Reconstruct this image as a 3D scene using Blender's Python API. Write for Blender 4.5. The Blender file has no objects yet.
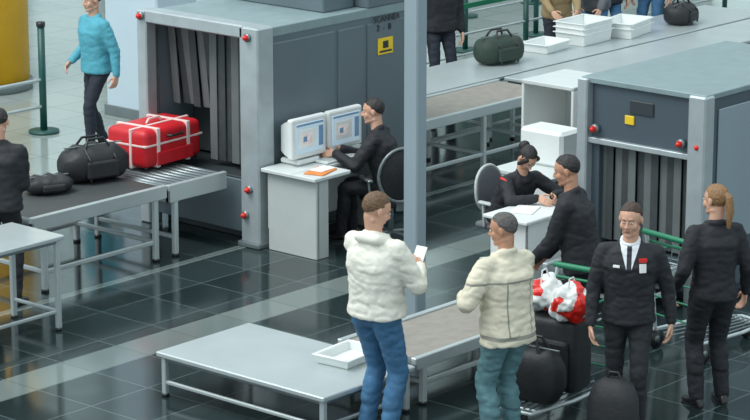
import bpy,bmesh,math,random
from mathutils import Vector as V, Matrix, noise
random.seed(4)
D2=math.radians
def lin(c):
    o=[]
    for v in c:
        v=v/255.
        o.append(v/12.92 if v<=.04045 else ((v+.055)/1.055)**2.4)
    return o
def mat(name,c,r=.6,m=0.,nz=.08,sc=6,emit=0,bump=0,bsc=60):
    mt=bpy.data.materials.new(name); mt.use_nodes=True
    nt=mt.node_tree; N=nt.nodes; b=N['Principled BSDF']; c=lin(c)
    tc=N.new('ShaderNodeTexCoord'); n=N.new('ShaderNodeTexNoise'); n.inputs['Scale'].default_value=sc; n.inputs['Detail'].default_value=4
    nt.links.new(tc.outputs['Object'],n.inputs['Vector'])
    cr=N.new('ShaderNodeValToRGB'); cr.color_ramp.elements[0].position=.3; cr.color_ramp.elements[1].position=.7
    cr.color_ramp.elements[0].color=[max(0,x*(1-nz)) for x in c]+[1]; cr.color_ramp.elements[1].color=[min(1,x*(1+nz)) for x in c]+[1]
    nt.links.new(n.outputs['Fac'],cr.inputs['Fac']); nt.links.new(cr.outputs['Color'],b.inputs['Base Color'])
    b.inputs['Roughness'].default_value=r; b.inputs['Metallic'].default_value=m
    if emit:
        nt.links.new(cr.outputs['Color'],b.inputs['Emission Color']); b.inputs['Emission Strength'].default_value=emit
    if bump:
        n2=N.new('ShaderNodeTexNoise'); n2.inputs['Scale'].default_value=bsc; n2.inputs['Detail'].default_value=3
        nt.links.new(tc.outputs['Object'],n2.inputs['Vector'])
        bp=N.new('ShaderNodeBump'); bp.inputs['Strength'].default_value=bump; bp.inputs['Distance'].default_value=.01
        nt.links.new(n2.outputs['Fac'],bp.inputs['Height']); nt.links.new(bp.outputs['Normal'],b.inputs['Normal'])
    return mt
STEEL=mat('brushed_steel',(184,194,194),.33,.35,.06,3)
STEELD=mat('steel_dark',(120,130,132),.35,.5)
SILVER=mat('silver_frame',(172,182,184),.35,.4)
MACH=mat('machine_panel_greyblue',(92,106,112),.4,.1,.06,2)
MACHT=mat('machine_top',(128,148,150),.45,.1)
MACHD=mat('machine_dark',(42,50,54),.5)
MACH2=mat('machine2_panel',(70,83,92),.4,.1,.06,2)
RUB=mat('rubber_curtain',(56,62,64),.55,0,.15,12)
RUBL=mat('rubber_curtain_light',(98,104,104),.5)
BELT=mat('belt_black',(54,58,58),.6)
BELTB=mat('belt_brown',(142,136,126),.55,0,.12,10)
WHITE=mat('white_plastic',(226,230,228),.4,0,.03)
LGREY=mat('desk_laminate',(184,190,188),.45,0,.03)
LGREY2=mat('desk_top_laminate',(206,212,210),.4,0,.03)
RED=mat('red_fabric',(198,18,30),.5,0,.15,10,bump=.1)
REDP=mat('red_plastic',(220,30,20),.3)
STRAP=mat('pale_strap',(226,200,196),.6)
BLK=mat('black_nylon',(26,28,31),.6,0,.2,15,bump=.3,bsc=35)
BLKP=mat('black_plastic',(24,26,28),.4)
UNI=mat('uniform_black',(26,28,34),.75,0,.25,10,bump=.3,bsc=30)
UNI2=mat('uniform_trousers',(22,25,31),.8,0,.25,10,bump=.3,bsc=30)
DGREEN=mat('dark_green_canvas',(34,52,42),.7)
GREEN=mat('green_belt',(20,120,84),.5)
GREEND=mat('green_post',(14,72,66),.4)
YEL=mat('yellow_paint',(238,176,14),.4,0,.05)
YELS=mat('yellow_label',(240,200,30),.5)
PWHITE=mat('pillar_white',(190,208,218),.5,0,.04,1)
COLB=mat('column_greyblue',(142,158,166),.4,.1,.05,1)
SKIN=mat('skin',(208,158,132),.5,0,.06,20)
SKIN2=mat('skin_tan',(190,138,110),.5,0,.06,20)
LIP=mat('lips',(176,108,96),.5)
EYEW=mat('eye_white',(205,196,188),.3)
IRIS=mat('iris',(44,32,24),.3)
H_BR=mat('hair_brown',(104,78,54),.65,0,.35,60,bump=.7,bsc=110)
H_DB=mat('hair_darkbrown',(66,50,40),.65,0,.35,60,bump=.7,bsc=110)
H_DK=mat('hair_dark',(34,29,28),.5,0,.35,60,bump=.7,bsc=110)
H_GR=mat('hair_grey',(88,84,82),.65,0,.4,60,bump=.7,bsc=110)
H_BL=mat('hair_darkblond',(142,104,66),.5,0,.3,60,bump=.7,bsc=110)
JW=mat('jacket_white',(232,230,216),.65,0,.05,6,bump=.6,bsc=20)
JC=mat('jacket_cream',(220,212,188),.7,0,.06,6,bump=.6,bsc=20)
JCG=mat('jacket_band_grey',(146,144,132),.7)
JEAN=mat('denim_blue',(58,104,142),.8,0,.25,9,bump=.4,bsc=30)
JEAN2=mat('denim_greyblue',(84,122,128),.8,0,.2,9,bump=.4,bsc=30)
TEAL=mat('sweater_teal',(76,158,176),.8,0,.1,9,bump=.3)
DTR=mat('trousers_dark',(28,34,46),.8)
KHAKI=mat('khaki_shirt',(150,128,92),.8)
GREYJ=mat('grey_jacket',(96,98,104),.8)
BLUEJ=mat('blue_shirt',(70,110,170),.8)
SHOE=mat('shoe_leather',(18,16,16),.3)
SHIRT=mat('shirt_white',(225,228,232),.7)
TIE=mat('tie_dark',(30,28,40),.6)
ORG=mat('orange_folder',(222,130,60),.6)
PAPER=mat('paper',(240,240,236),.7,0,.02)
SCR=mat('monitor_screen',(178,200,212),.2,0,.04,4,emit=.35)
SCR2=mat('screen_image',(206,192,190),.2,0,.25,30,emit=.3)
SCR3=mat('screen_ui',(96,130,160),.2,0,.1,10,emit=.25)
WALLM=mat('wall_paint',(84,102,102),.8,0,.15,.3)
STREAKM=mat('reflection_panel_glow',(205,225,225),.6,0,.05,.5,emit=.6)  # glowing material for out-of-view panels added for floor reflections

def root(name,loc=(0,0,0),rz=0):
    e=bpy.data.objects.new(name,None); e.empty_display_size=.2
    bpy.context.collection.objects.link(e); e.location=loc; e.rotation_euler=(0,0,rz); return e
class B:
    def __init__(s): s.bm=bmesh.new(); s.mats=[]
    def mi(s,m):
        if m not in s.mats: s.mats.append(m)
        return s.mats.index(m)
    def add(s,t,m,M=None,smooth=False):
        if M is not None: t.transform(M)
        i=s.mi(m)
        for f in t.faces: f.material_index=i; f.smooth=smooth
        me=bpy.data.meshes.new('t'); t.to_mesh(me); t.free(); s.bm.from_mesh(me); bpy.data.meshes.remove(me)
    def box(s,c,d,m,rot=(0,0,0),bev=.004,seg=1,smooth=False):
        t=bmesh.new(); bmesh.ops.create_cube(t,size=1)
        for v in t.verts: v.co=V((v.co.x*d[0],v.co.y*d[1],v.co.z*d[2]))
        if bev>0:
            bv=min(bev,min(d)*.45)
            bmesh.ops.bevel(t,geom=list(t.edges),offset=bv,segments=seg,affect='EDGES',profile=.5)
        M=Matrix.Translation(V(c))@Matrix.Rotation(rot[2],4,'Z')@Matrix.Rotation(rot[1],4,'Y')@Matrix.Rotation(rot[0],4,'X')
        s.add(t,m,M,smooth)
    def bb(s,x0,x1,y0,y1,z0,z1,m,bev=.006,**k):
        s.box(((x0+x1)/2,(y0+y1)/2,(z0+z1)/2),(x1-x0,y1-y0,z1-z0),m,bev=bev,**k)
    def loft(s,rings,m,smooth=True,cap='fan'):
        t=bmesh.new(); R=[[t.verts.new(p) for p in r] for r in rings]; n=len(R[0])
        for a,b in zip(R,R[1:]):
            for i in range(n):
                t.faces.new((a[i],a[(i+1)%n],b[(i+1)%n],b[i]))
        t.faces.new(list(reversed(R[0]))); t.faces.new(R[-1])
        bmesh.ops.recalc_face_normals(t,faces=list(t.faces))
        s.add(t,m,None,smooth)
    def cap(s,p0,r0,p1,r1,m,n=12,smooth=True,h=3):
        p0=V(p0);p1=V(p1);d=p1-p0
        if d.length<1e-6: d=V((0,0,1e-4))
        u=d.normalized(); a=u.orthogonal().normalized(); b=u.cross(a)
        rings=[]
        def rg(c,r): return [c+(a*math.cos(2*math.pi*i/n)+b*math.sin(2*math.pi*i/n))*r for i in range(n)]
        for j in range(h):
            t=math.pi/2*(1-(j+.3)/h); rings.append(rg(p0-u*r0*math.sin(t),r0*math.cos(t)))
        rings.append(rg(p0,r0)); rings.append(rg(p1,r1))
        for j in reversed(range(h)):
            t=math.pi/2*(1-(j+.3)/h); rings.append(rg(p1+u*r1*math.sin(t),r1*math.cos(t)))
        s.loft(rings,m,smooth)
    def tube(s,pts,r,m,n=8,closed=False):
        pts=[V(p) for p in pts]
        if closed: pts=pts+[pts[0]]
        for a,b in zip(pts,pts[1:]): s.cap(a,r,b,r,m,n,True,2)
    def cyl(s,c,r,h,m,axis='Z',n=24,r2=None,smooth=True):
        t=bmesh.new(); bmesh.ops.create_cone(t,cap_ends=True,segments=n,radius1=r,radius2=r if r2 is None else r2,depth=h)
        M=Matrix.Translation(V(c))
        if axis=='X': M=M@Matrix.Rotation(math.pi/2,4,'Y')
        if axis=='Y': M=M@Matrix.Rotation(math.pi/2,4,'X')
        s.add(t,m,M,smooth)
    def ell(s,c,r,m,M=None,u=20,v=14):
        t=bmesh.new(); bmesh.ops.create_uvsphere(t,u_segments=u,v_segments=v,radius=1)
        for q in t.verts: q.co=V((q.co.x*r[0]+c[0],q.co.y*r[1]+c[1],q.co.z*r[2]+c[2]))
        s.add(t,m,M,True)
    def done(s,name,parent=None,loc=None,rz=0,vox=0,sm=2,fn=None,disp=None,mats=None,cuts=None):
        me=bpy.data.meshes.new(name); s.bm.to_mesh(me); s.bm.free()
        for m in s.mats: me.materials.append(m)
        ob=bpy.data.objects.new(name,me); bpy.context.collection.objects.link(ob)
        if vox:
            md=ob.modifiers.new('r','REMESH'); md.mode='VOXEL'; md.voxel_size=vox; md.use_smooth_shade=True
            if sm:
                q=ob.modifiers.new('s','SMOOTH'); q.factor=.5; q.iterations=sm
            dg=bpy.context.evaluated_depsgraph_get(); dg.update()
            m2=bpy.data.meshes.new_from_object(ob.evaluated_get(dg)); ob.modifiers.clear(); ob.data=m2; m2.name=name
            m2.materials.clear()
            for m in (mats or s.mats[:1]): m2.materials.append(m)
            if cuts:
                bm=bmesh.new(); bm.from_mesh(m2)
                for co,no in cuts:
                    bmesh.ops.bisect_plane(bm,geom=list(bm.verts)+list(bm.edges)+list(bm.faces),dist=1e-5,plane_co=co,plane_no=no)
                bm.to_mesh(m2); bm.free()
            for f in m2.polygons:
                f.use_smooth=True
                f.material_index=fn(f.center,f.normal) if fn else 0
            if disp:
                nn=[v.normal.copy() for v in m2.vertices]
                for v,q in zip(m2.vertices,nn): v.co=v.co+q*disp(v.co,q)
        if parent: ob.parent=parent
        if loc is not None: ob.location=loc
        ob.rotation_euler=(0,0,rz)
        return ob

# ------------------------------------------------------------------ people
def ik(a,b,l1,l2,hint):
    d=b-a; L=min(d.length,(l1+l2)*.998); u=d.normalized(); b=a+u*L
    x=(l1*l1-l2*l2+L*L)/(2*L); h=math.sqrt(max(0,l1*l1-x*x)); hint=V(hint)
    n=(hint-u*hint.dot(u)).normalized(); return a+u*x+n*h,b
def hand(b,w,d,th,side,curl,k,m):
    d=d.normalized(); y=(th-d*th.dot(d)).normalized()
    pal=d.cross(y) if side>0 else -(d.cross(y))
    P=lambda x,yy,z: w+d*(x*k)+y*(yy*k)+pal*(z*k)
    for yy in (-.024,-.008,.008,.024): b.cap(P(.0,yy*.7,0),.015*k,P(.078,yy*1.12,0),.0125*k,m,8,True,2)
    for yy,ln in ((.029,.92),(.0097,1.05),(-.0097,.97),(-.028,.76)):
        p=P(.082,yy,0); a=.15
        for i,(l,r) in enumerate(((.040,.0092),(.026,.0085),(.020,.0078))):
            a+=curl*(.6 if i==0 else .9)
            q=p+(d*math.cos(a)+pal*math.sin(a)+y*yy*2*(i==0))*(l*ln*k)
            b.cap(p,r*k,q,r*.93*k,m,8,True,2); p=q
    p=P(.02,.026,.006)
    for l,r,sd,f,pp in ((.036,.012,.75,.6,.25),(.030,.0105,.35,.9,.3*curl+.1),(.022,.009,.1,.9,.5*curl+.1)):
        q=p+(y*sd+d*f+pal*pp).normalized()*(l*k); b.cap(p,r*k,q,r*.9*k,m,8,True,2); p=q
def human(name,loc,phi,H=1.78,hip=None,lean=2,side=0,twist=0,feetL=(.02,.12,8,0),feetR=(.02,-.12,-8,0),
          hL=None,hR=None,eL=(-1,.35,-.3),eR=(-1,-.35,-.3),head=(0,-5),skin=None,hair=None,top=None,bot=None,bulk=.012,hem=-.12,
          wsc=1.,fnU=None,matsU=None,hairlen=None,curl=.45,vox=.012,collar=True,hrec=0.,dispU=None,dirL=None,dirR=None,kneeh=(1,0,.25),legb=0.,fold=.006,shirt=False,cuts=None,armb=None):
    skin=skin or SKIN; hair=hair or H_DK; top=top or UNI; bot=bot or UNI2
    k=H/1.78; R=root(name,loc,D2(41.2+phi))
    hc=V(hip) if hip else V((0,0,.93*k))
    sp=V((math.sin(D2(lean)),math.sin(D2(side)),math.cos(D2(lean)))).normalized()
    Lh=V((0,1,0)); Lc=V((-math.sin(D2(twist)),math.cos(D2(twist)),0)); 
    Lc=(Lc-sp*Lc.dot(sp)).normalized(); Lh=(Lh-sp*Lh.dot(sp)*.6).normalized()
    Nk=hc+sp*.53*k; Sh=hc+sp*.468*k
    def crease(p,n):
        a=abs(noise.noise(V((p.x*7+3,p.y*7,p.z*12)))); c=abs(noise.noise(V((p.x*13,p.y*13+5,p.z*22))))
        return fold*(2.6*min(a,.35)+1.6*min(c,.3)-.9)+fold*.6*noise.noise(V((p.x*15,p.y*15,p.z*30)))
    # ---- trousers
    b=B(); g=.008+legb
    for sg,ft in ((1,feetL),(-1,feetR)):
        hj=hc+V((0,sg*.088*k,-.02*k)); yaw=D2(ft[2]); an=V((ft[0],ft[1],.085*k+ft[3]))
        kn,an=ik(hj,an,.43*k,.43*k,kneeh)
        b.cap(hj,(.086+g)*k,kn,(.058+g)*k,bot,14)
        md=(hj*.65+kn*.35); b.cap(hj+V((-.012,0,0)),(.09+g)*k,md,(.08+g)*k,bot,14)
        b.cap(kn,(.057+g)*k,an,(.044+g)*k,bot,14)
        cf=kn*.7+an*.3; bk=V((-.012,0,0)); b.cap(cf+bk,(.056+g)*k,kn*.45+an*.55+bk,(.05+g)*k,bot,14)
        s=B(); dx=V((math.cos(yaw),math.sin(yaw),0)); dy=V((-dx.y,dx.x,0)); base=V((an.x,an.y,ft[3]))
        rg=[]
        for x,w,h in ((-.085,.016,.03),(-.075,.030,.06),(-.04,.037,.09),(.0,.038,.095),(.05,.040,.072),(.10,.046,.055),(.15,.045,.045),(.185,.034,.036),(.2,.014,.022)):
            c=base+dx*x*k; rg.append([c+dy*(w*k*math.cos(t))+V((0,0,h*k*(.5+.5*math.sin(t)))) for t in [2*math.pi*i/14 for i in range(14)]])
        s.loft(rg,SHOE); s.loft([[c+V((0,0,z)) for c in [base+dx*(.055+.145*math.cos(t))*k+dy*.048*k*math.sin(t) for t in [2*math.pi*i/20 for i in range(20)]]] for z in (0,.016)],BLKP,False)
        s.done('shoe_left' if sg>0 else 'shoe_right',R)
    rg=[]
    for sv,w,dp in ((-.19,.09,.07),(-.14,.15,.11),(-.04,.172,.125),(.08,.162,.117),(.16,.15,.108)):
        c=hc+sp*(sv*.53*k); Fw=Lh.cross(sp)
        rg.append([c+Lh*(w*wsc+g*.5)*k*math.cos(t)+Fw*(dp+g*.5)*k*math.sin(t) for t in [2*math.pi*i/24 for i in range(24)]])
    b.loft(rg,bot)
    b.done('trousers',R,vox=vox,sm=4,disp=crease)
    # ---- upper garment
    b=B(); g=bulk; ga=bulk*.55 if armb is None else armb
    rg=[]
    prof=((hem,.178,.130),(hem+.03,.182,.132),(0,.176,.128),(.25,.162,.116),(.5,.174,.124),(.72,.190,.128),(.83,.190,.114),(.92,.160,.092),(.975,.105,.075),(1.03,.066,.06))
    for sv,w,dp in prof:
        c=hc+sp*(sv*.53*k); f=min(1,max(0,sv)); L=(Lh*(1-f)+Lc*f).normalized(); Fw=L.cross(sp)
        gg=g if sv<.8 else g*.4
        def se(a): return math.copysign(abs(a)**.85,a)
        rg.append([c+L*(w*wsc+gg)*k*se(math.cos(t))+Fw*((dp+gg)*k*se(math.sin(t))+.008) for t in [2*math.pi*i/28 for i in range(28)]])
    b.loft(rg,top)
    for sg,hp,eh,dd in ((1,hL,eL,dirL),(-1,hR,eR,dirR)):
        sj=Sh+Lc*(sg*(.182*wsc+g*.25)*k)
        tg=V(hp) if hp else sj+V((.04,sg*.07,-.55*k))
        el,wr=ik(sj,tg,.30*k,.262*k,V(eh) if hp else V((-1,sg*.5,0)))
        b.cap(Nk-sp*.030*k,(.05)*k,sj,(.056+ga*.5)*k,top,14)
        b.cap(sj,(.060+ga*.7)*k,sj*.6+el*.4,(.060+ga)*k,top,14); b.cap(sj*.6+el*.4,(.060+ga)*k,el,(.048+ga)*k,top,14)
        b.cap(el,(.048+ga)*k,wr-(wr-el).normalized()*.015,(.035+ga*.8)*k,top,14)
        fd=(wr-el).normalized(); hd=V(dd).normalized() if dd else (fd if not hp else (fd+V((.2,-sg*.2,0))).normalized())
        th=V((1,0,0)) if not hp or hd.z<-.7 else V((0.2,-sg*.5,1))
        h=B(); h.cap(wr-fd*.05,.027*k,wr+hd*.01,.024*k,skin,10); hand(h,wr+hd*.005,hd,th,sg,curl,k,skin)
        h.done('hand_left' if sg>0 else 'hand_right',R,vox=.0045,sm=1)
    if collar:
        n=12; Fw=Lc.cross(sp)
        pts=[Nk+sp*(.005-.022*math.sin(t))*k+(Lc*math.cos(t)*.070+Fw*(math.sin(t)*.066+.008))*k for t in [2*math.pi*i/n for i in range(n)]]
        b.tube(pts,(.020+bulk*.4)*k,top,8,True)
        if shirt:
            s=B(); s.tube([Nk+sp*(.03-.022*math.sin(t))*k+(Lc*math.cos(t)*.062+Fw*(math.sin(t)*.06+.010))*k for t in [2*math.pi*i/16 for i in range(16)]],.014*k,SHIRT,8,True); s.done('shirt_collar',R)
    b.done('jacket',R,vox=vox,sm=5,fn=fnU,disp=dispU or crease,mats=matsU or [top],cuts=cuts)
    # ---- head
    hk=k*1.03
    up=(sp*.45+V((0,0,1))*.55).normalized()
    C=Nk+up*.186*k+V((.018,0,0))
    M=Matrix.Translation(C)@Matrix.Rotation(D2(head[0]+twist),4,'Z')@Matrix.Rotation(-D2(head[1]),4,'Y')@Matrix.Scale(hk,4)
    b=B(); T=lambda p:M@V(p)
    b.ell((-.012,0,.026),(.097,.079,.088),skin,M); b.ell((.024,0,-.040),(.064,.060,.074),skin,M)
    b.ell((.062,0,-.096),(.023,.029,.019),skin,M)
    b.cap(T((.088,0,.004)),.007*hk,T((.103,0,-.027)),.0115*hk,skin,10); b.cap(T((.095,-.01,-.032)),.0085*hk,T((.095,.01,-.032)),.0085*hk,skin,8)
    b.cap(T((.0775,-.028,.028)),.0095*hk,T((.0775,.028,.028)),.0095*hk,skin,8)
    b.cap(T((.0815,-.015,-.064)),.0075*hk,T((.0815,.015,-.064)),.0075*hk,skin,8)
    for sg in (1,-1):
        b.ell((.054,sg*.036,-.03),(.029,.028,.032),skin,M,12,8); b.ell((-.008,sg*.081,-.006),(.016,.009,.030),skin,M,12,8)
        b.cap(T((-.02,sg*.042,-.07)),.022*hk,T((.045,sg*.032,-.085)),.02*hk,skin,8)
    b.cap(Nk-sp*.05*k,.060*k,T((-.02,0,-.05)),.056*k,skin,16)
    Mi=M.inverted()
    def hf(p,n):
        q=Mi@p
        return 1 if (q.x>.07 and abs(q.y)<.021 and -.070<q.z<-.057) else 0
    b.done('head_and_neck',R,vox=.0055,sm=3,fn=hf,mats=[skin,LIP])
    b=B()
    for sg in (1,-1):
        b.ell((.0815,sg*.030,.004),(.008,.012,.006),EYEW,M,12,8); b.ell((.0885,sg*.030,.004),(.003,.0048,.0048),IRIS,M,10,6)
        b.cap(T((.087,sg*.018,.023)),.0028*hk,T((.0805,sg*.042,.025)),.0022*hk,hair,6)
    b.done('eyes_and_brows',R)
    b=B(); t=bmesh.new(); bmesh.ops.create_uvsphere(t,u_segments=72,v_segments=52,radius=1)
    for q in t.verts:
        n=q.co.normalized(); c=n.z-n.x*(.92+hrec)+.10-hrec*.4+.07*noise.noise(n*7+V((H*9,0,0)))+.05*noise.noise(n*22)
        if n.x>.2: c-=.25*max(0,abs(n.y)-.25)
        if abs(n.y)>.8 and -.05<n.x<.30: c=max(c,.03 if n.z>-.2 else -.05)
        if hairlen and n.x<.25: c=max(c,.05-max(0,n.x)*.6+ (n.z+.75)*.3)
        mk=min(1,max(0,(c+.05)/.13)); mk=mk*mk*(3-2*mk)
        r=.90+mk*(.105+.07*max(0,n.z)*(1-max(0,n.x)*.5)+.03*max(0,-n.x))+mk*(.04*noise.noise(n*4+V((0,H*5,0)))+.035*noise.noise(n*13)+.03*noise.noise(V((n.x*10,n.y*34,n.z*10))))
        q.co=V((n.x*.097*r-.012,n.y*.079*r,n.z*.088*r+.026))
    b.add(t,hair,M,True)
    if hairlen=='pony':
        b.cap(T((-.10,0,.04)),.028*hk,T((-.125,0,.02)),.03*hk,hair); b.cap(T((-.125,0,.02)),.03*hk,T((-.13,0,-.08)),.032*hk,hair); b.cap(T((-.13,0,-.08)),.032*hk,T((-.115,0,-.2)),.014*hk,hair)
    if hairlen=='bun':
        b.ell((-.115,0,.03),(.045,.055,.05),hair,M)
        for sg in (1,-1): b.cap(T((.045,sg*.062,.05)),.026*hk,T((.02,sg*.078,-.05)),.018*hk,hair)
    b.done('hair',R)
    return R,C,M
def vshirt(zb,zt):
    s=.075/(zt-zb)
    def f(p,n):
        if p.x>0 and n.x>.1 and zb<p.z<zt and abs(p.y)<s*(p.z-zb):
            return 2 if abs(p.y)<.018 else 1
        return 0
    return f,[((0,0,zb),(0,1,-s)),((0,0,zb),(0,1,s)),((0,.018,0),(0,1,0)),((0,-.018,0),(0,1,0))]

# 1 man in white padded jacket
def puff(p,n):
    a=abs(noise.noise(V((p.x*7,p.y*7,p.z*13)))); 
    return .003*math.sin(p.z*58)*(1-abs(n.z))+.022*min(a,.35)+.012*min(abs(noise.noise(p*17)),.3)-.009
R,C,M=human('man_in_white_jacket',(-5.16,-4.55,0),-40,1.88,lean=-1,feetL=(.03,.12,10,0),feetR=(-.02,-.13,-12,0),hL=(.36,.02,1.24),hR=(.34,-.13,1.26),
   eL=(-.4,.6,-1),eR=(-.5,-.8,-1),head=(-28,-22),hair=H_BR,top=JW,bot=JEAN,bulk=.038,hem=-.05,dispU=puff,curl=.7,legb=.010)
b=B(); b.cap((-.09,-.08,1.545),.042,(-.09,.08,1.545),.042,JW); b.cap((-.09,-.08,1.545),.042,(.0,-.09,1.53),.036,JW);b.cap((-.09,.08,1.545),.042,(.0,.09,1.53),.036,JW); b.done('hood_collar',R,vox=.012,mats=[JW])
b=B(); b.box((.42,-.06,1.33),(.005,.10,.13),PAPER,(0,.5,0),.001); b.done('boarding_pass',R)
# 2 man in cream jacket
def cream(p,n):
    if .855<p.z<.885: return 1
    if 1.27<p.z<1.285 and n.x<.3: return 1
    if n.x<.6 and .10<abs(p.y)<.112 and p.x<0 and .885<p.z<1.27: return 1
    return 0
R,C,M=human('man_in_cream_jacket',(-4.66,-5.37,0),38,1.76,lean=5,feetL=(.0,.13,10,0),feetR=(.06,-.12,-8,0),hL=(.26,.20,1.12),hR=(.33,.0,1.06),
   eL=(-.5,.9,-.8),eR=(-.5,-.9,-.8),head=(34,-10),hair=H_GR,skin=SKIN2,top=JC,bot=JEAN2,bulk=.038,hem=-.24,fnU=cream,matsU=[JC,JCG],curl=.6,hrec=.06,legb=.014,fold=.009,
   cuts=[((0,0,z),(0,0,1)) for z in (.855,.885,1.27,1.285)]+[((0,y,0),(0,1,0)) for y in (-.112,-.10,.10,.112)])
# 3 guard walking
fv,cv=vshirt(1.24,1.48)
R,C,M=human('security_guard',(-3.84,-5.84,0),172,1.78,lean=3,feetL=(.20,.09,4,0),feetR=(-.16,-.10,-8,.0),hL=(-.02,.31,.86),hR=(.12,-.27,.86),
   head=(-14,-8),hair=H_DB,top=UNI,bulk=.018,hem=-.10,fnU=fv,cuts=cv,matsU=[UNI,SHIRT,TIE],vox=.010,eL=(-1,.6,0),eR=(-1,-.6,0),dirL=(.1,0,-1),dirR=(.15,.05,-1),shirt=True)
b=B(); b.box((.160,.10,1.31),(.012,.05,.065),PAPER,(0,-.1,.35),.002); b.box((.160,.10,1.37),(.012,.06,.03),REDP,(0,-.1,.35),.002)
b.box((.164,-.09,1.32),(.01,.05,.02),PAPER,(0,-.15,-.3),.002); b.done('badges',R)
# 4 woman guard with ponytail
human('security_woman',(-2.88,-5.93,0),14,1.74,lean=0,feetL=(.0,.11,8,0),feetR=(.04,-.11,-6,0),head=(32,-4),hair=H_BL,top=UNI,wsc=.90,hairlen='pony',bulk=.02,hem=-.12,hL=(.12,.27,.90),hR=(.08,-.29,.86),dirL=(.3,0,-1),dirR=(.3,0,-1),legb=.01)
# 5 officer standing beside the desk
human('officer_standing',(-2.86,-4.70,0),70,1.78,lean=13,feetL=(.0,.12,8,0),feetR=(.06,-.12,-6,0),head=(10,-14),hair=H_DK,skin=SKIN2,top=UNI,bulk=.032,hem=-.16,hL=(.38,.12,.92),hR=(.34,-.12,.90),eL=(-.7,.6,-1),eR=(-.7,-.8,-1))
# 6 operator seated
human('machine_operator',(-.80,-.92,0),76,1.77,hip=(0,0,.55),lean=15,feetL=(.46,.10,5,0),feetR=(.40,-.10,-5,0),head=(10,-6),hair=H_DK,top=UNI,bulk=.022,hem=-.10,hL=(.50,.16,.86),hR=(.48,-.02,.86),
   eL=(0,.5,-1),eR=(0,-.5,-1),dirL=(1,0,-.15),dirR=(1,0,-.15),kneeh=(1,0,1))
# 7 woman writing at desk
def epa(p,n):
    return 1 if (abs(p.y)>.20 and .93<p.z<.97) else 0
human('officer_writing',(-.93,-2.36,0),-147,1.66,hip=(0,0,.55),lean=36,feetL=(.38,.10,5,0),feetR=(.34,-.10,-5,0),head=(0,-50),hair=H_DK,top=UNI,wsc=.9,bulk=.02,hem=-.08,hairlen='bun',
   hL=(.58,.12,.80),hR=(.60,-.06,.81),eL=(-.3,.8,-.3),eR=(-.3,-.8,-.2),dirL=(1,-.3,-.1),dirR=(1,.2,-.15),kneeh=(1,0,1),fnU=epa,matsU=[UNI,REDP])
# 8 man in teal sweater
human('man_in_teal_sweater',(.02,3.95,0),128,1.78,lean=3,feetL=(.16,.09,5,0),feetR=(-.12,-.09,-6,0),hL=(-.05,.30,.86),hR=(.16,-.27,.95),head=(0,-5),hair=H_DK,top=TEAL,bot=DTR,bulk=.022,vox=.015)
# 9 left person in black
human('person_in_black',(-4.64,.17,0),-10,1.74,lean=4,head=(10,-20),hair=H_DK,top=UNI,bulk=.03,vox=.015,hL=(.3,.15,1.0),hR=(.3,-.12,1.0))
# back row
human('traveller_in_black',(4.30,2.75,0),200,1.78,top=UNI,bot=DTR,vox=.018,bulk=.025)
human('traveller_in_khaki',(6.1,2.42,0),190,1.72,lean=12,top=KHAKI,bot=DTR,vox=.018,hL=(.4,.15,.95),hR=(.4,-.15,.95),bulk=.02)
human('traveller_in_grey',(6.85,2.42,0),170,1.76,lean=22,top=GREYJ,bot=JEAN,vox=.018,hL=(.5,.12,.90),hR=(.48,-.15,.90),bulk=.035)
human('traveller_in_blue',(8.2,2.50,0),150,1.74,top=BLUEJ,bot=JEAN,vox=.018,bulk=.02)
human('traveller_in_dark_coat',(7.55,2.75,0),200,1.78,top=DTR,bot=JEAN,vox=.018,bulk=.03,hem=-.3)

# ------------------------------------------------------------------ X-ray machine 1
b=B()
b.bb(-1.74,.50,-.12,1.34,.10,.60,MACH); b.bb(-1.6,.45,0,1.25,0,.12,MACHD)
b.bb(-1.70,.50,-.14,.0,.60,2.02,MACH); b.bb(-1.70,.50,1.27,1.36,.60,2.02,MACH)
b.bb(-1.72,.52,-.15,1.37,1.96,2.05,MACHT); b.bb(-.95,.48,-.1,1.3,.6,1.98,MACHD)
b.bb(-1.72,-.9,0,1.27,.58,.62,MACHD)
for x0,x1 in ((-1.58,-.72),(-.68,-.30),(-.26,.48)):
    b.bb(x0,x1,-.155,-.13,.14,1.90,MACH,bev=.01)
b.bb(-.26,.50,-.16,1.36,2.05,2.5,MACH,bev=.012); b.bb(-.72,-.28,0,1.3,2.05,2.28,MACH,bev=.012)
b.bb(-1.82,-1.60,-.19,.05,.0,2.07,SILVER,bev=.015); b.bb(-1.82,-1.64,1.27,1.40,.0,2.07,SILVER,bev=.012); b.bb(-1.82,-1.64,.0,1.3,1.96,2.08,SILVER,bev=.012)
b.bb(-1.86,-1.56,-.22,.06,.0,.05,STEELD,bev=.01)
for x,y,z in ((-1.83,-.07,1.98),(-1.83,1.33,2.02),(-1.83,-.07,.55),(-1.83,-.02,.30)):
    b.cyl((x,y,z),.04,.03,STEELD,'X'); b.cap((x-.015,y,z),.03,(x-.03,y,z),.025,REDP)
n=13
for i in range(n):
    y=.06+i*(1.2/n)+.04; low=.68 if not (.66<y<1.26) else 1.12
    wx=.02*math.sin(i*1.9)
    if low<1: 
        b.bb(-1.53+wx,-1.52+wx,y-.046,y+.046,low,1.95,RUB if i%3 else RUBL,bev=.001)
    else:
        b.box((-1.50+wx,y,1.55),(.01,.090,.82),RUB if i%2 else RUBL,(0,-.12-.04*math.sin(i*2),0),.001)
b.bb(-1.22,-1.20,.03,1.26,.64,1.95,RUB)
b.done('baggage_xray_machine')
M1=bpy.data.objects['baggage_xray_machine']
b=B(); b.bb(-.12,.10,-.166,-.158,1.58,1.74,YELS,.002); b.bb(-.10,.08,-.169,-.165,1.60,1.62,BLKP,.001); b.bb(-.05,.03,-.169,-.165,1.64,1.71,BLKP,.001); b.done('warning_label',M1)
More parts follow.
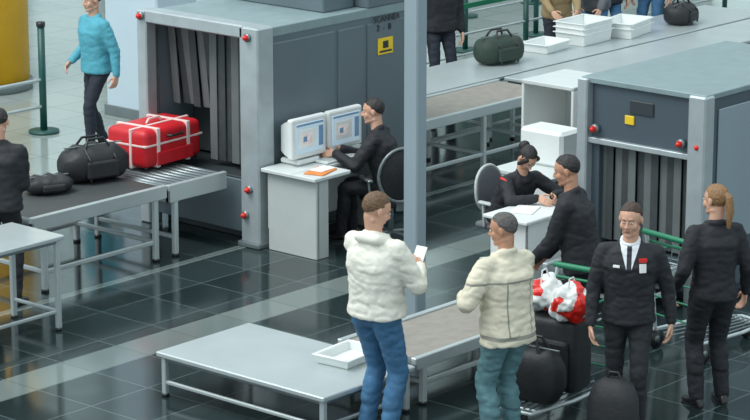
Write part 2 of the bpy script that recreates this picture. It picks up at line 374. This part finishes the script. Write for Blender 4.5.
cu=bpy.data.curves.new('label_text','FONT'); cu.body='SCANNER\n  2  -  B'; cu.size=.085; cu.extrude=.002; cu.materials.append(BLKP)
to=bpy.data.objects.new('label_text',cu); bpy.context.collection.objects.link(to); to.location=(-.18,-.163,1.90); to.rotation_euler=(math.pi/2,0,0); to.parent=M1

def conveyor(name,x0,x1,y0,y1,z,belt,legs,rail=.09):
    b=B(); b.bb(x0+.03,x1-.03,y0+.05,y1-.05,z-.05,z,belt,.01)
    b.bb(x0,x1,y0,y0+.05,z-rail,z+.015,STEEL); b.bb(x0,x1,y1-.05,y1,z-rail,z+.015,STEEL)
    b.cyl(((x0+.04),(y0+y1)/2,z-.045),.045,y1-y0-.1,STEELD,'Y'); b.cyl(((x1-.04),(y0+y1)/2,z-.045),.045,y1-y0-.1,STEELD,'Y')
    b.bb(x0,x0+.02,y0,y1,z-rail,z-.03,STEEL)
    for x in legs:
        for y in (y0+.03,y1-.03):
            b.bb(x-.025,x+.025,y-.025,y+.025,.02,z-.05,STEEL); b.cyl((x,y,.012),.035,.024,BLKP)
        b.bb(x-.015,x+.015,y0+.03,y1-.03,.16,.20,STEEL)
    if len(legs)>1: 
        for y in (y0+.03,y1-.03): b.bb(legs[0],legs[-1],y-.014,y+.014,.16,.20,STEEL)
    return b.done(name)
conveyor('infeed_conveyor',-4.25,-2.62,.2,1.32,.68,BELT,(-4.1,-2.75),.11)
c2=conveyor('roller_conveyor',-2.60,-1.84,.2,1.30,.67,BELT,(-2.5,),.15)
b=B()
for i in range(9): b.cyl((-2.54+i*.08,.75,.655),.028,.98,STEELD,'Y',12)
b.done('rollers',c2)
conveyor('outfeed_conveyor',.56,3.2,.2,1.02,.68,BELTB,(.9,2.0,3.0))
def table(name,x0,x1,y0,y1,z,top=STEEL,legs=None,th=.04,cross=.15,lr=.022):
    b=B(); b.bb(x0,x1,y0,y1,z-th,z,top,.008)
    xs=legs or (x0+.05,x1-.05)
    b.bb(x0+.03,x1-.03,y0+.03,y1-.03,z-th-.03,z-th,STEELD)
    for x in xs:
        for y in (y0+.05,y1-.05):
            b.bb(x-lr,x+lr,y-lr,y+lr,.02,z-th,STEEL); b.cyl((x,y,.012),.03,.024,BLKP)
        if cross: b.bb(x-.014,x+.014,y0+.05,y1-.05,cross,cross+.03,STEEL)
    if cross:
        b.bb(xs[0],xs[-1],y0+.04,y0+.065,cross,cross+.03,STEEL)
    return b.done(name)
table('inspection_table',3.3,8.6,.2,1.0,.70,legs=(3.4,5,6.6,8.4))
table('inspection_table',1.2,8.6,1.06,1.98,.70,legs=(1.3,3.2,5,6.8,8.4))
table('steel_table',-6.6,-4.76,-.78,-.12,.82)
table('low_steel_table',-5.50,-4.47,-4.34,-2.60,.36,cross=.10)
conveyor('low_belt_conveyor',-4.42,-2.6,-4.30,-3.50,.38,BELTB,(-4.3,-2.8),.08)

# ------------------------------------------------------------------ X-ray machine 2
b=B(); X=-.71
b.bb(X+.04,1.5,-4.34,-3.09,.08,.36,MACH2); b.bb(X+.1,1.45,-4.3,-3.15,0,.1,MACHD)
b.bb(X+.04,1.5,-4.34,-4.22,.36,1.80,MACH2); b.bb(X+.04,1.5,-3.22,-3.09,.36,1.80,MACH2)
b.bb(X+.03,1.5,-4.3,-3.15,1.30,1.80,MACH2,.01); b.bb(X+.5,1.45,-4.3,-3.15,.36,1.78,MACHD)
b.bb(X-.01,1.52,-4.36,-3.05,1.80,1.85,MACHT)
b.bb(X-.05,X+.10,-4.38,-4.20,.0,1.84,SILVER,bev=.015); b.bb(X-.05,X+.10,-3.14,-3.03,.0,1.84,SILVER,bev=.012)
b.bb(X-.02,X+.05,-4.22,-3.12,1.27,1.32,SILVER)
b.bb(.2,.22,-4.355,-4.335,.1,1.80,MACHD); b.bb(X+.2,1.4,-4.355,-4.34,.5,1.7,COLB,.01)
b.bb(X+.015,X+.03,-3.80,-3.55,1.58,1.70,MACHD)
n=14
for i in range(n):
    y=-4.18+i*1.04/(n-1); b.bb(X+.10+.015*math.sin(i*2.1),X+.11+.015*math.sin(i*2.1),y-.038,y+.038,.40,1.27,RUB if i%2 else RUBL,.001)
for y,z in ((-4.11,1.40),(-3.2,1.40),(-4.30,1.40)):
    b.cyl((X-.0,y,z),.04,.05,STEELD,'X'); b.cap((X-.03,y,z),.03,(X-.045,y,z),.025,REDP)
b.bb(X+.015,X+.028,-3.6,-3.5,1.48,1.56,YELS)
b.done('baggage_xray_machine')
conveyor('machine_infeed_belt',-1.62,-.80,-4.26,-3.34,.38,BELT,(-1.5,-.95),.08)

# ------------------------------------------------------------------ operator desk 1
b=B(); z=.78
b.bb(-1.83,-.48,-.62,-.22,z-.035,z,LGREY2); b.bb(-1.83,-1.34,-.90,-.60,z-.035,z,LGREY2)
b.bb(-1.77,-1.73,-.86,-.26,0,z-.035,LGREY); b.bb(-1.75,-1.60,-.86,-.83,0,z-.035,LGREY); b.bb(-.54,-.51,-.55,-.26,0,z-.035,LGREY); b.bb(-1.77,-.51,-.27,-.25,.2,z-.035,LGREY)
D1=b.done('operator_desk')
b=B(); b.box((-1.58,-.74,z+.008),(.30,.20,.012),ORG,(0,0,.3),.002); b.box((-1.53,-.72,z+.018),(.22,.14,.006),PAPER,(0,0,.1),.001); b.done('orange_folder',D1)
b=B(); b.box((-1.12,-.53,z+.015),(.44,.15,.024),WHITE,bev=.006)
for i in range(4): b.box((-1.12,-.58+i*.032,z+.03),(.40,.024,.01),LGREY,bev=.002)
b.done('keyboard',D1)
for i,x in enumerate((-1.42,-.92)):
    R=root('crt_monitor',(x,-.46,z+.002)); b=B()
    b.box((0,.12,.03),(.30,.24,.05),WHITE,bev=.015); 
    b.bb(-.235,.235,0,.07,.07,.45,WHITE,.02,seg=2)
    rg=[]
    for yy,w,h0,h1 in ((.06,.22,.09,.43),(.14,.19,.10,.40),(.22,.15,.12,.36)): rg.append([V((w,yy,h0)),V((w,yy,h1)),V((-w,yy,h1)),V((-w,yy,h0))])
    b.loft(rg,WHITE,False); b.done('housing',R)
    b=B(); b.bb(-.19,.19,-.006,.01,.115,.40,SCR,.004); b.bb(-.15,.08,-.009,-.005,.17,.34,PAPER,.002); b.box((-.04,-.010,.25),(.13,.004,.09),SCR2,bev=.001); b.box((-.07,-.012,.25),(.05,.004,.05),SCR3,bev=.001); b.bb(-.18,.18,-.009,-.005,.375,.395,SCR3,.001); b.bb(.12,.18,-.009,-.005,.16,.35,SCR3,.001); b.done('screen',R)
def chair(loc,rz,frame=BLKP,cloth=BLK,bs=1.):
    R=root('office_chair',loc,rz); b=B()
    for i in range(5):
        a=i*2*math.pi/5; b.cap((0,0,.10),.022,(.26*math.cos(a),.26*math.sin(a),.075),.016,frame,8); b.cyl((.26*math.cos(a),.26*math.sin(a),.03),.03,.025,BLKP,'Y',14)
    b.cyl((0,0,.24),.028,.3,STEELD); b.box((0,0,.41),(.46,.46,.06),cloth,bev=.028,seg=3,smooth=True)
    b.box((-.22,0,.45),(.03,.07,.2),frame)
    rg=[]
    for x in (-.005,.012,.022):
        s=.9 if x!=.012 else 1.
        rg.append([V((-.25+x-.03*math.sin(max(0,math.sin(t))),.22*bs*s*math.cos(t),.70+.25*bs*s*math.sin(t))) for t in [2*math.pi*i/28 for i in range(28)]])
    b.loft(rg,cloth)
    b.tube([(-.25-.03*math.sin(max(0,math.sin(t))),.225*bs*math.cos(t),.70+.255*bs*math.sin(t)) for t in [2*math.pi*i/28 for i in range(28)]],.016,frame,8,True)
    for sg in (1,-1):
        b.tube([(-.1,sg*.24,.42),(-.1,sg*.26,.62)],.014,frame); b.box((-.03,sg*.26,.635),(.24,.05,.03),frame,bev=.01)
    b.done('chair_frame_seat_back',R); return R
chair((-.82,-.93,0),D2(64),STEELD,BLK); chair((-.80,-2.34,0),D2(41.2-147+14),LGREY,GREYJ,.82)
b=B(); b.bb(-1.72,-1.08,-3.24,-2.76,.72,.75,WHITE); b.bb(-1.66,-1.64,-3.2,-2.80,0,.72,WHITE); b.bb(-1.16,-1.14,-3.2,-2.80,0,.72,WHITE); b.bb(-1.66,-1.14,-3.2,-3.18,0,.72,WHITE)
dk=b.done('writing_desk')
b=B(); b.box((-1.38,-2.96,.756),(.28,.20,.008),PAPER,(0,0,.4),.001); b.done('paper_form',dk)
b=B(); b.bb(.9,1.6,-1.75,-1.72,0,1.3,WHITE); b.bb(.9,1.6,-1.15,-1.12,0,1.3,WHITE); b.bb(.9,1.6,-1.75,-1.12,1.28,1.32,LGREY2); b.bb(1.58,1.6,-1.75,-1.12,0,1.3,LGREY); b.bb(.92,1.58,-1.72,-1.15,.7,.73,WHITE); b.bb(.92,.94,-1.72,-1.15,.0,.7,LGREY); b.done('console_cabinet')
b=B(); b.bb(-.35,.35,-2.45,-1.75,.72,.76,LGREY2); b.bb(-.33,-.31,-2.43,-1.77,0,.72,WHITE); b.bb(.31,.33,-2.43,-1.77,0,.72,WHITE); b.bb(-.33,.33,-1.79,-1.77,.1,.72,WHITE); b.bb(.0,.33,-2.3,-1.8,.76,1.1,WHITE,.03); b.done('side_desk')

# ------------------------------------------------------------------ luggage
R=root('red_suitcase',(-2.0,1.0,.69),D2(4)); b=B()
b.box((0,0,.20),(.80,.50,.36),RED,bev=.06,seg=4,smooth=True)
b.bb(-.405,.405,-.255,.255,.225,.245,STRAP,.004)
for x in (-.22,.2): 
    b.bb(x-.022,x+.022,-.258,.258,.015,.388,STRAP,.004)
b.bb(-.408,.408,-.08,-.05,.012,.386,STRAP,.004)
b.box((.0,-.262,.10),(.5,.02,.13),RED,bev=.01); b.tube([(-.1,-.26,.3),(-.08,-.295,.3),(.08,-.295,.3),(.1,-.26,.3)],.012,BLKP)
b.tube([(-.1,0,.385),(-.07,0,.42),(.07,0,.42),(.1,0,.385)],.012,STRAP)
for x in (-.34,.34):
    for y in (-.2,.2): b.cyl((x,y,.02),.022,.03,BLKP,'Y',12)
b.done('suitcase_body',R)
def duffel(name,loc,rz,L,W,Hh,m,hand=True):
    R=root(name,loc,rz); b=B(); rg=[]
    for i in range(19):
        t=-1+2*i/18; f=(1-abs(t)**5)**.5 if abs(t)<1 else .35; f=max(f,.45)
        rg.append([V((t*L/2,W/2*f*math.copysign(abs(math.cos(a))**.7,math.cos(a)),Hh/2+Hh/2*(f if math.sin(a)>0 else min(1,f*1.1))*math.copysign(abs(math.sin(a))**.75,math.sin(a))+(.004+.028*max(0,math.sin(a)))*noise.noise(V((t*4,a*1.3,loc[0]))))) for a in [2*math.pi*j/28 for j in range(28)]])
    b.loft(rg,m); b.box((0,-W/2,Hh*.4),(L*.5,.05,Hh*.5),m,bev=.02,seg=2)
    b.bb(-L*.45,L*.45,-.008,.008,Hh-.004,Hh+.006,STEELD,.001)
    if hand:
        for y in (-W*.25,W*.25): b.tube([(-L*.2,y,Hh*.95),(-L*.12,y*.6,Hh+.07),(L*.12,y*.6,Hh+.07),(L*.2,y,Hh*.95)],.012,BLKP)
        b.tube([(-L*.2,-W/2-.01,Hh*.1),(-L*.2,-W/2-.005,Hh*.7),(-L*.2,-W*.25,Hh*.97)],.012,BLKP); b.tube([(L*.2,-W/2-.01,Hh*.1),(L*.2,-W/2-.005,Hh*.7),(L*.2,-W*.25,Hh*.97)],.012,BLKP)
    b.done('bag_body',R); return R
duffel('black_duffel_bag',(-2.86,.92,.684),D2(-14),.66,.38,.32,BLK)
duffel('laptop_bag',(-3.47,.86,.69),D2(-20),.44,.30,.14,BLK,False)
duffel('travel_bag',(3.9,1.55,.704),D2(-10),.62,.36,.30,DGREEN)
duffel('travel_bag',(7.3,1.45,.704),D2(14),.5,.34,.24,BLK)
def tray(loc,rz,L=.5,W=.36,h=.1,n=1,m=WHITE):
    b=B()
    for i in range(n):
        z0=i*.06; b.bb(-L/2+.03,L/2-.03,-W/2+.03,W/2-.03,z0,z0+.01,m)
        for sg in (1,-1):
            b.box((sg*(L/2-.02),0,z0+h/2),(.01,W-.03,h),m,(0,sg*.2,0),.002); b.box((0,sg*(W/2-.02),z0+h/2),(L-.03,.01,h),m,(-sg*.2,0,0),.002)
            b.box((sg*(L/2),0,z0+h),(.03,W,.012),m,bev=.004); b.box((0,sg*(W/2),z0+h),(L+.03,.03,.012),m,bev=.004)
    return b.done('security_tray',None,loc,rz)
tray((-4.69,-3.86,.362),D2(5),.44,.32,.07)
tray((4.85,1.62,.702),.1); tray((5.55,1.60,.702),.05,.6,.42,.14,3); tray((6.25,1.5,.702),.2,.6,.42,.12,2)

def trolley(loc,rz):
    R=root('luggage_trolley',loc,rz); b=B()
    for sg in (1,-1):
        b.tube([(-.42,sg*.27,.16),(.1,sg*.25,.16),(.5,sg*.13,.14)],.016,STEEL)
        b.tube([(-.38,sg*.26,.16),(-.42,sg*.27,.6),(-.50,sg*.27,1.0)],.016,STEEL)
        b.cyl((-.36,sg*.27,.075),.075,.035,BLKP,'Y',20); b.cyl((-.36,sg*.27,.075),.03,.04,STEELD,'Y',12)
        b.tube([(-.36,sg*.27,.075),(-.38,sg*.27,.16)],.012,STEEL)
    b.tube([(.5,-.13,.14),(.5,.13,.14)],.016,STEEL); b.cyl((.42,0,.06),.06,.03,BLKP,'Y',20); b.tube([(.42,0,.06),(.42,0,.14)],.014,STEEL); b.tube([(.42,-.15,.14),(.42,.15,.14)],.014,STEEL)
    for i in range(6): 
        y=-.22+i*.088; b.tube([(-.40,y,.165),(.44,y*.6,.155)],.007,STEELD,6)
    for z in (.3,.45,.6): b.tube([(-.40,-.265,z),(-.40,.265,z)],.008,GREEN,6)
    b.tube([(-.50,-.29,1.0),(-.50,.29,1.0)],.024,GREEN); b.tube([(-.46,-.27,.92),(-.46,.27,.92)],.012,GREEN)
    b.tube([(-.44,-.24,.84),(-.22,-.24,.84),(-.22,.24,.84),(-.44,.24,.84)],.009,GREEN,6); b.tube([(-.43,-.24,.7),(-.25,-.24,.7),(-.25,.24,.7),(-.43,.24,.7)],.009,STEEL,6)
    for i in range(7): y=-.24+i*.08; b.tube([(-.22,y,.84),(-.25,y,.7),(-.43,y,.7)],.005,STEELD,6)
    b.done('trolley_frame',R); return R
tr=trolley((-3.80,-5.12,0),D2(186)); trolley((-1.62,-5.08,0),D2(-10))
R=root('black_suitcase',(-3.78,-5.12,.18),D2(186)); b=B(); b.box((-.02,0,.30),(.28,.50,.56),BLK,bev=.05,seg=3,smooth=True); b.box((.14,0,.25),(.06,.40,.36),BLK,bev=.025,seg=2); b.tube([(-.13,-.12,.56),(-.13,-.12,.63),(-.13,.12,.63),(-.13,.12,.56)],.01,STEELD); b.bb(-.155,.115,-.255,-.25,.05,.53,STEELD,.002); b.done('suitcase_body',R)
duffel('black_holdall',(-4.11,-5.16,.18),D2(96),.54,.28,.42,BLK)
def blob(name,loc,r,m1,m2,seed):
    R=root(name,loc,0); b=B(); b.ell((0,0,r[2]),r,m1,None,24,16); b.ell((.05,.03,r[2]*1.3),(r[0]*.6,r[1]*.7,r[2]*.8),m1,None,20,12)
    b.done('bag_body',R,vox=.012,sm=1,disp=lambda p,n:.045*noise.noise(p*9+V((seed,0,0)))+.022*noise.noise(p*24),fn=lambda p,n:1 if noise.noise(p*7+V((seed*2,1,0)))>.16 else 0,mats=[m1,m2])
    b=B(); b.tube([(-.06,0,r[2]*1.7),(-.03,.01,r[2]*1.8+.08),(.03,.02,r[2]*1.8+.08),(.06,.0,r[2]*1.7)],.006,m1); b.done('handles',R)
blob('red_white_shopping_bag',(-3.80,-5.30,.765),(.18,.16,.13),WHITE,REDP,3); blob('red_white_shopping_bag',(-3.74,-5.0,.765),(.16,.14,.13),WHITE,REDP,7)
R=root('black_backpack',(-4.20,-5.98,0),D2(200)); b=B(); rg=[]
for zz,w,d in ((0,.14,.09),(.02,.17,.12),(.17,.19,.14),(.40,.18,.13),(.50,.14,.10),(.55,.07,.04)):
    rg.append([V((d*math.copysign(abs(math.cos(a))**.7,math.cos(a)),w*math.copysign(abs(math.sin(a))**.7,math.sin(a)),zz)) for a in [2*math.pi*i/24 for i in range(24)]])
b.loft(rg,BLK); b.box((.14,0,.15),(.06,.26,.22),BLK,bev=.025,seg=2); b.bb(.165,.175,-.1,.1,.21,.22,STEELD,.001); b.tube([(0,-.05,.54),(0,-.03,.59),(0,.03,.59),(0,.05,.54)],.01,BLKP)
for sg in (1,-1): b.tube([(-.05,sg*.08,.50),(-.15,sg*.09,.40),(-.16,sg*.1,.15),(-.1,sg*.11,.04)],.014,BLKP)
b.done('backpack_body',R)

# ------------------------------------------------------------------ columns, barriers
b=B(); b.bb(-2.80,-2.67,-2.93,-2.78,0,3.6,COLB,.012); b.bb(-2.84,-2.63,-2.97,-2.74,0,.03,STEELD); b.done('steel_column')
b=B(); b.cyl((1.45,7.42,2.5),.5,5,YEL,n=48); b.cyl((1.45,7.42,.06),.53,.12,STEELD,n=48); b.done('yellow_column')
b=B(); b.bb(1.35,2.0,4.4,5.25,0,5,PWHITE,.02); b.bb(1.33,2.02,4.38,5.27,0,.12,STEELD); b.done('white_pillar')
def barrier(name,x0,x1,y,h=1.0,step=1.6,rails=(.35,.6),top=GREEN):
    b=B(); n=max(1,int(round((x1-x0)/step)))
    for i in range(n+1):
        x=x0+(x1-x0)*i/n; b.cyl((x,y,h/2),.035,h,GREEND if top is GREEN else STEEL,n=16); b.cyl((x,y,.015),.17,.03,GREEND,n=28); b.cyl((x,y,h+.02),.045,.05,BLKP,n=16)
    if top: b.bb(x0,x1,y-.008,y+.008,h-.09,h-.03,top,.001)
    for z in rails: b.tube([(x0,y,z),(x1,y,z)],.016,STEEL)
    return b.done(name)
barrier('belt_barrier',3.7,12.5,3.3); barrier('belt_barrier',6,15,6.2); barrier('belt_barrier',2.6,10,4.6,rails=(.5,))
barrier('belt_barrier',-3.5,1.0,9.4,1.0,1.5,(.4,.7),None)
b=B()
for x in (-4.2,-2.0,.22):
    b.cyl((x,5.06,.6),.04,1.2,GREEND,n=16); b.cyl((x,5.06,.015),.17,.03,GREEND,n=28); b.cyl((x,5.06,1.22),.05,.05,BLKP,n=16)
for z in (.3,.6): b.tube([(-4.2,5.06,z),(.22,5.06,z)],.02,STEEL)
b.done('post_and_rail_barrier')
# ------------------------------------------------------------------ room
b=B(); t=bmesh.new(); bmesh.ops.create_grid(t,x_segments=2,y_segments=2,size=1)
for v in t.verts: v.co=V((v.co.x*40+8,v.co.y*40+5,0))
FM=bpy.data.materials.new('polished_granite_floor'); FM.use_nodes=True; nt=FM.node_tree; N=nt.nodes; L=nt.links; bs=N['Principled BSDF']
tc=N.new('ShaderNodeTexCoord')
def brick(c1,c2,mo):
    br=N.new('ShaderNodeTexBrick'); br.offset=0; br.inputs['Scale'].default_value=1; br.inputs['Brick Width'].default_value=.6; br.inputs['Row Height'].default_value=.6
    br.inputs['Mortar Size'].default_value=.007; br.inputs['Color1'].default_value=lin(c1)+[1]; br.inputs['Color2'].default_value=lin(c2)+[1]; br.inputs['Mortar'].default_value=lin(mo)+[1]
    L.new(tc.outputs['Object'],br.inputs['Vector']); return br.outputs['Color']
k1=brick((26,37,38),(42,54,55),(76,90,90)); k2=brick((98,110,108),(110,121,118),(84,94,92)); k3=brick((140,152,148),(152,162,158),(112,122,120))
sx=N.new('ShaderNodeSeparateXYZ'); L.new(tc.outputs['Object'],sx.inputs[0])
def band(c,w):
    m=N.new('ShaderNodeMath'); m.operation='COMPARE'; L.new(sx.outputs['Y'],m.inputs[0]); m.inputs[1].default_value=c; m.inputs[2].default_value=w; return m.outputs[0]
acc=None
for c,w in ((-1.6,.20),(0.0,.05),(-7.0,.3)):  # pale strips: reflected light painted into the floor colour
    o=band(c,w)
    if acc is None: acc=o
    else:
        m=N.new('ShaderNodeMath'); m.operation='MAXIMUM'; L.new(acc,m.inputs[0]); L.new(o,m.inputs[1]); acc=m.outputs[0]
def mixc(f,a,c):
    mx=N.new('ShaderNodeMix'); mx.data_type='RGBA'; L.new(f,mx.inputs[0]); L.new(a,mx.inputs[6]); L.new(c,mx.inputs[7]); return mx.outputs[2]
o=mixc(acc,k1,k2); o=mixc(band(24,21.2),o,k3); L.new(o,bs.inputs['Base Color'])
nz=N.new('ShaderNodeTexNoise'); nz.inputs['Scale'].default_value=3; L.new(tc.outputs['Object'],nz.inputs['Vector'])
mr=N.new('ShaderNodeMapRange'); mr.inputs[3].default_value=.08; mr.inputs[4].default_value=.16; L.new(nz.outputs['Fac'],mr.inputs[0]); L.new(mr.outputs[0],bs.inputs['Roughness'])
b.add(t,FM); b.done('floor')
b=B(); b.bb(-32,48,44.8,45,0,24,WALLM,.01); b.done('wall_north')
b=B(); b.bb(47.8,48,-35,45,0,24,WALLM,.01); b.done('wall_east')
b=B()  # unseen glowing panels, added to put bright streaks in the floor reflection
for i in range(12): x=-30+i*6.5; b.bb(x,x+2.6,44.7,44.79,3,22,STREAKM,.01)
b.done('reflection_panel_1')
b=B()  # the same added reflection panels along the east wall
for i in range(12): y=-33+i*6.5; b.bb(47.7,47.79,y,y+2.6,3,22,STREAKM,.01)
b.done('reflection_panel_2')
# ------------------------------------------------------------------ light
w=bpy.data.worlds.new('World'); bpy.context.scene.world=w; w.use_nodes=True
bg=w.node_tree.nodes['Background']; bg.inputs[0].default_value=(.78,.93,1,1); bg.inputs[1].default_value=1.0
def area(name,loc,tgt,size,e,col=(1,1,1)):
    l=bpy.data.lights.new(name,'AREA'); l.size=size; l.energy=e; l.color=col
    o=bpy.data.objects.new(name,l); bpy.context.collection.objects.link(o); o.location=loc
    o.rotation_euler=(V(tgt)-V(loc)).to_track_quat('-Z','Y').to_euler()
area('ceiling_light',(-8,3,13),(-1,-1,0),7,1300,(.97,1,1))
s=bpy.data.lights.new('sun','SUN'); s.energy=.9; s.angle=.6; s.color=(1,.98,.94); so=bpy.data.objects.new('sun',s); bpy.context.collection.objects.link(so)
so.rotation_euler=V((.75,-.15,-1)).to_track_quat('-Z','Y').to_euler()
cd=bpy.data.cameras.new('cam'); cam=bpy.data.objects.new('camera',cd); bpy.context.collection.objects.link(cam)
cd.sensor_width=36; cd.lens=127.4; cd.clip_end=300; cam.location=(-19.03,-16.68,6.4); cam.rotation_euler=(D2(75.8),0,D2(-48.8))
bpy.context.scene.camera=cam
bpy.context.scene.view_settings.view_transform='Standard'
bpy.context.scene.view_settings.gamma=1.07
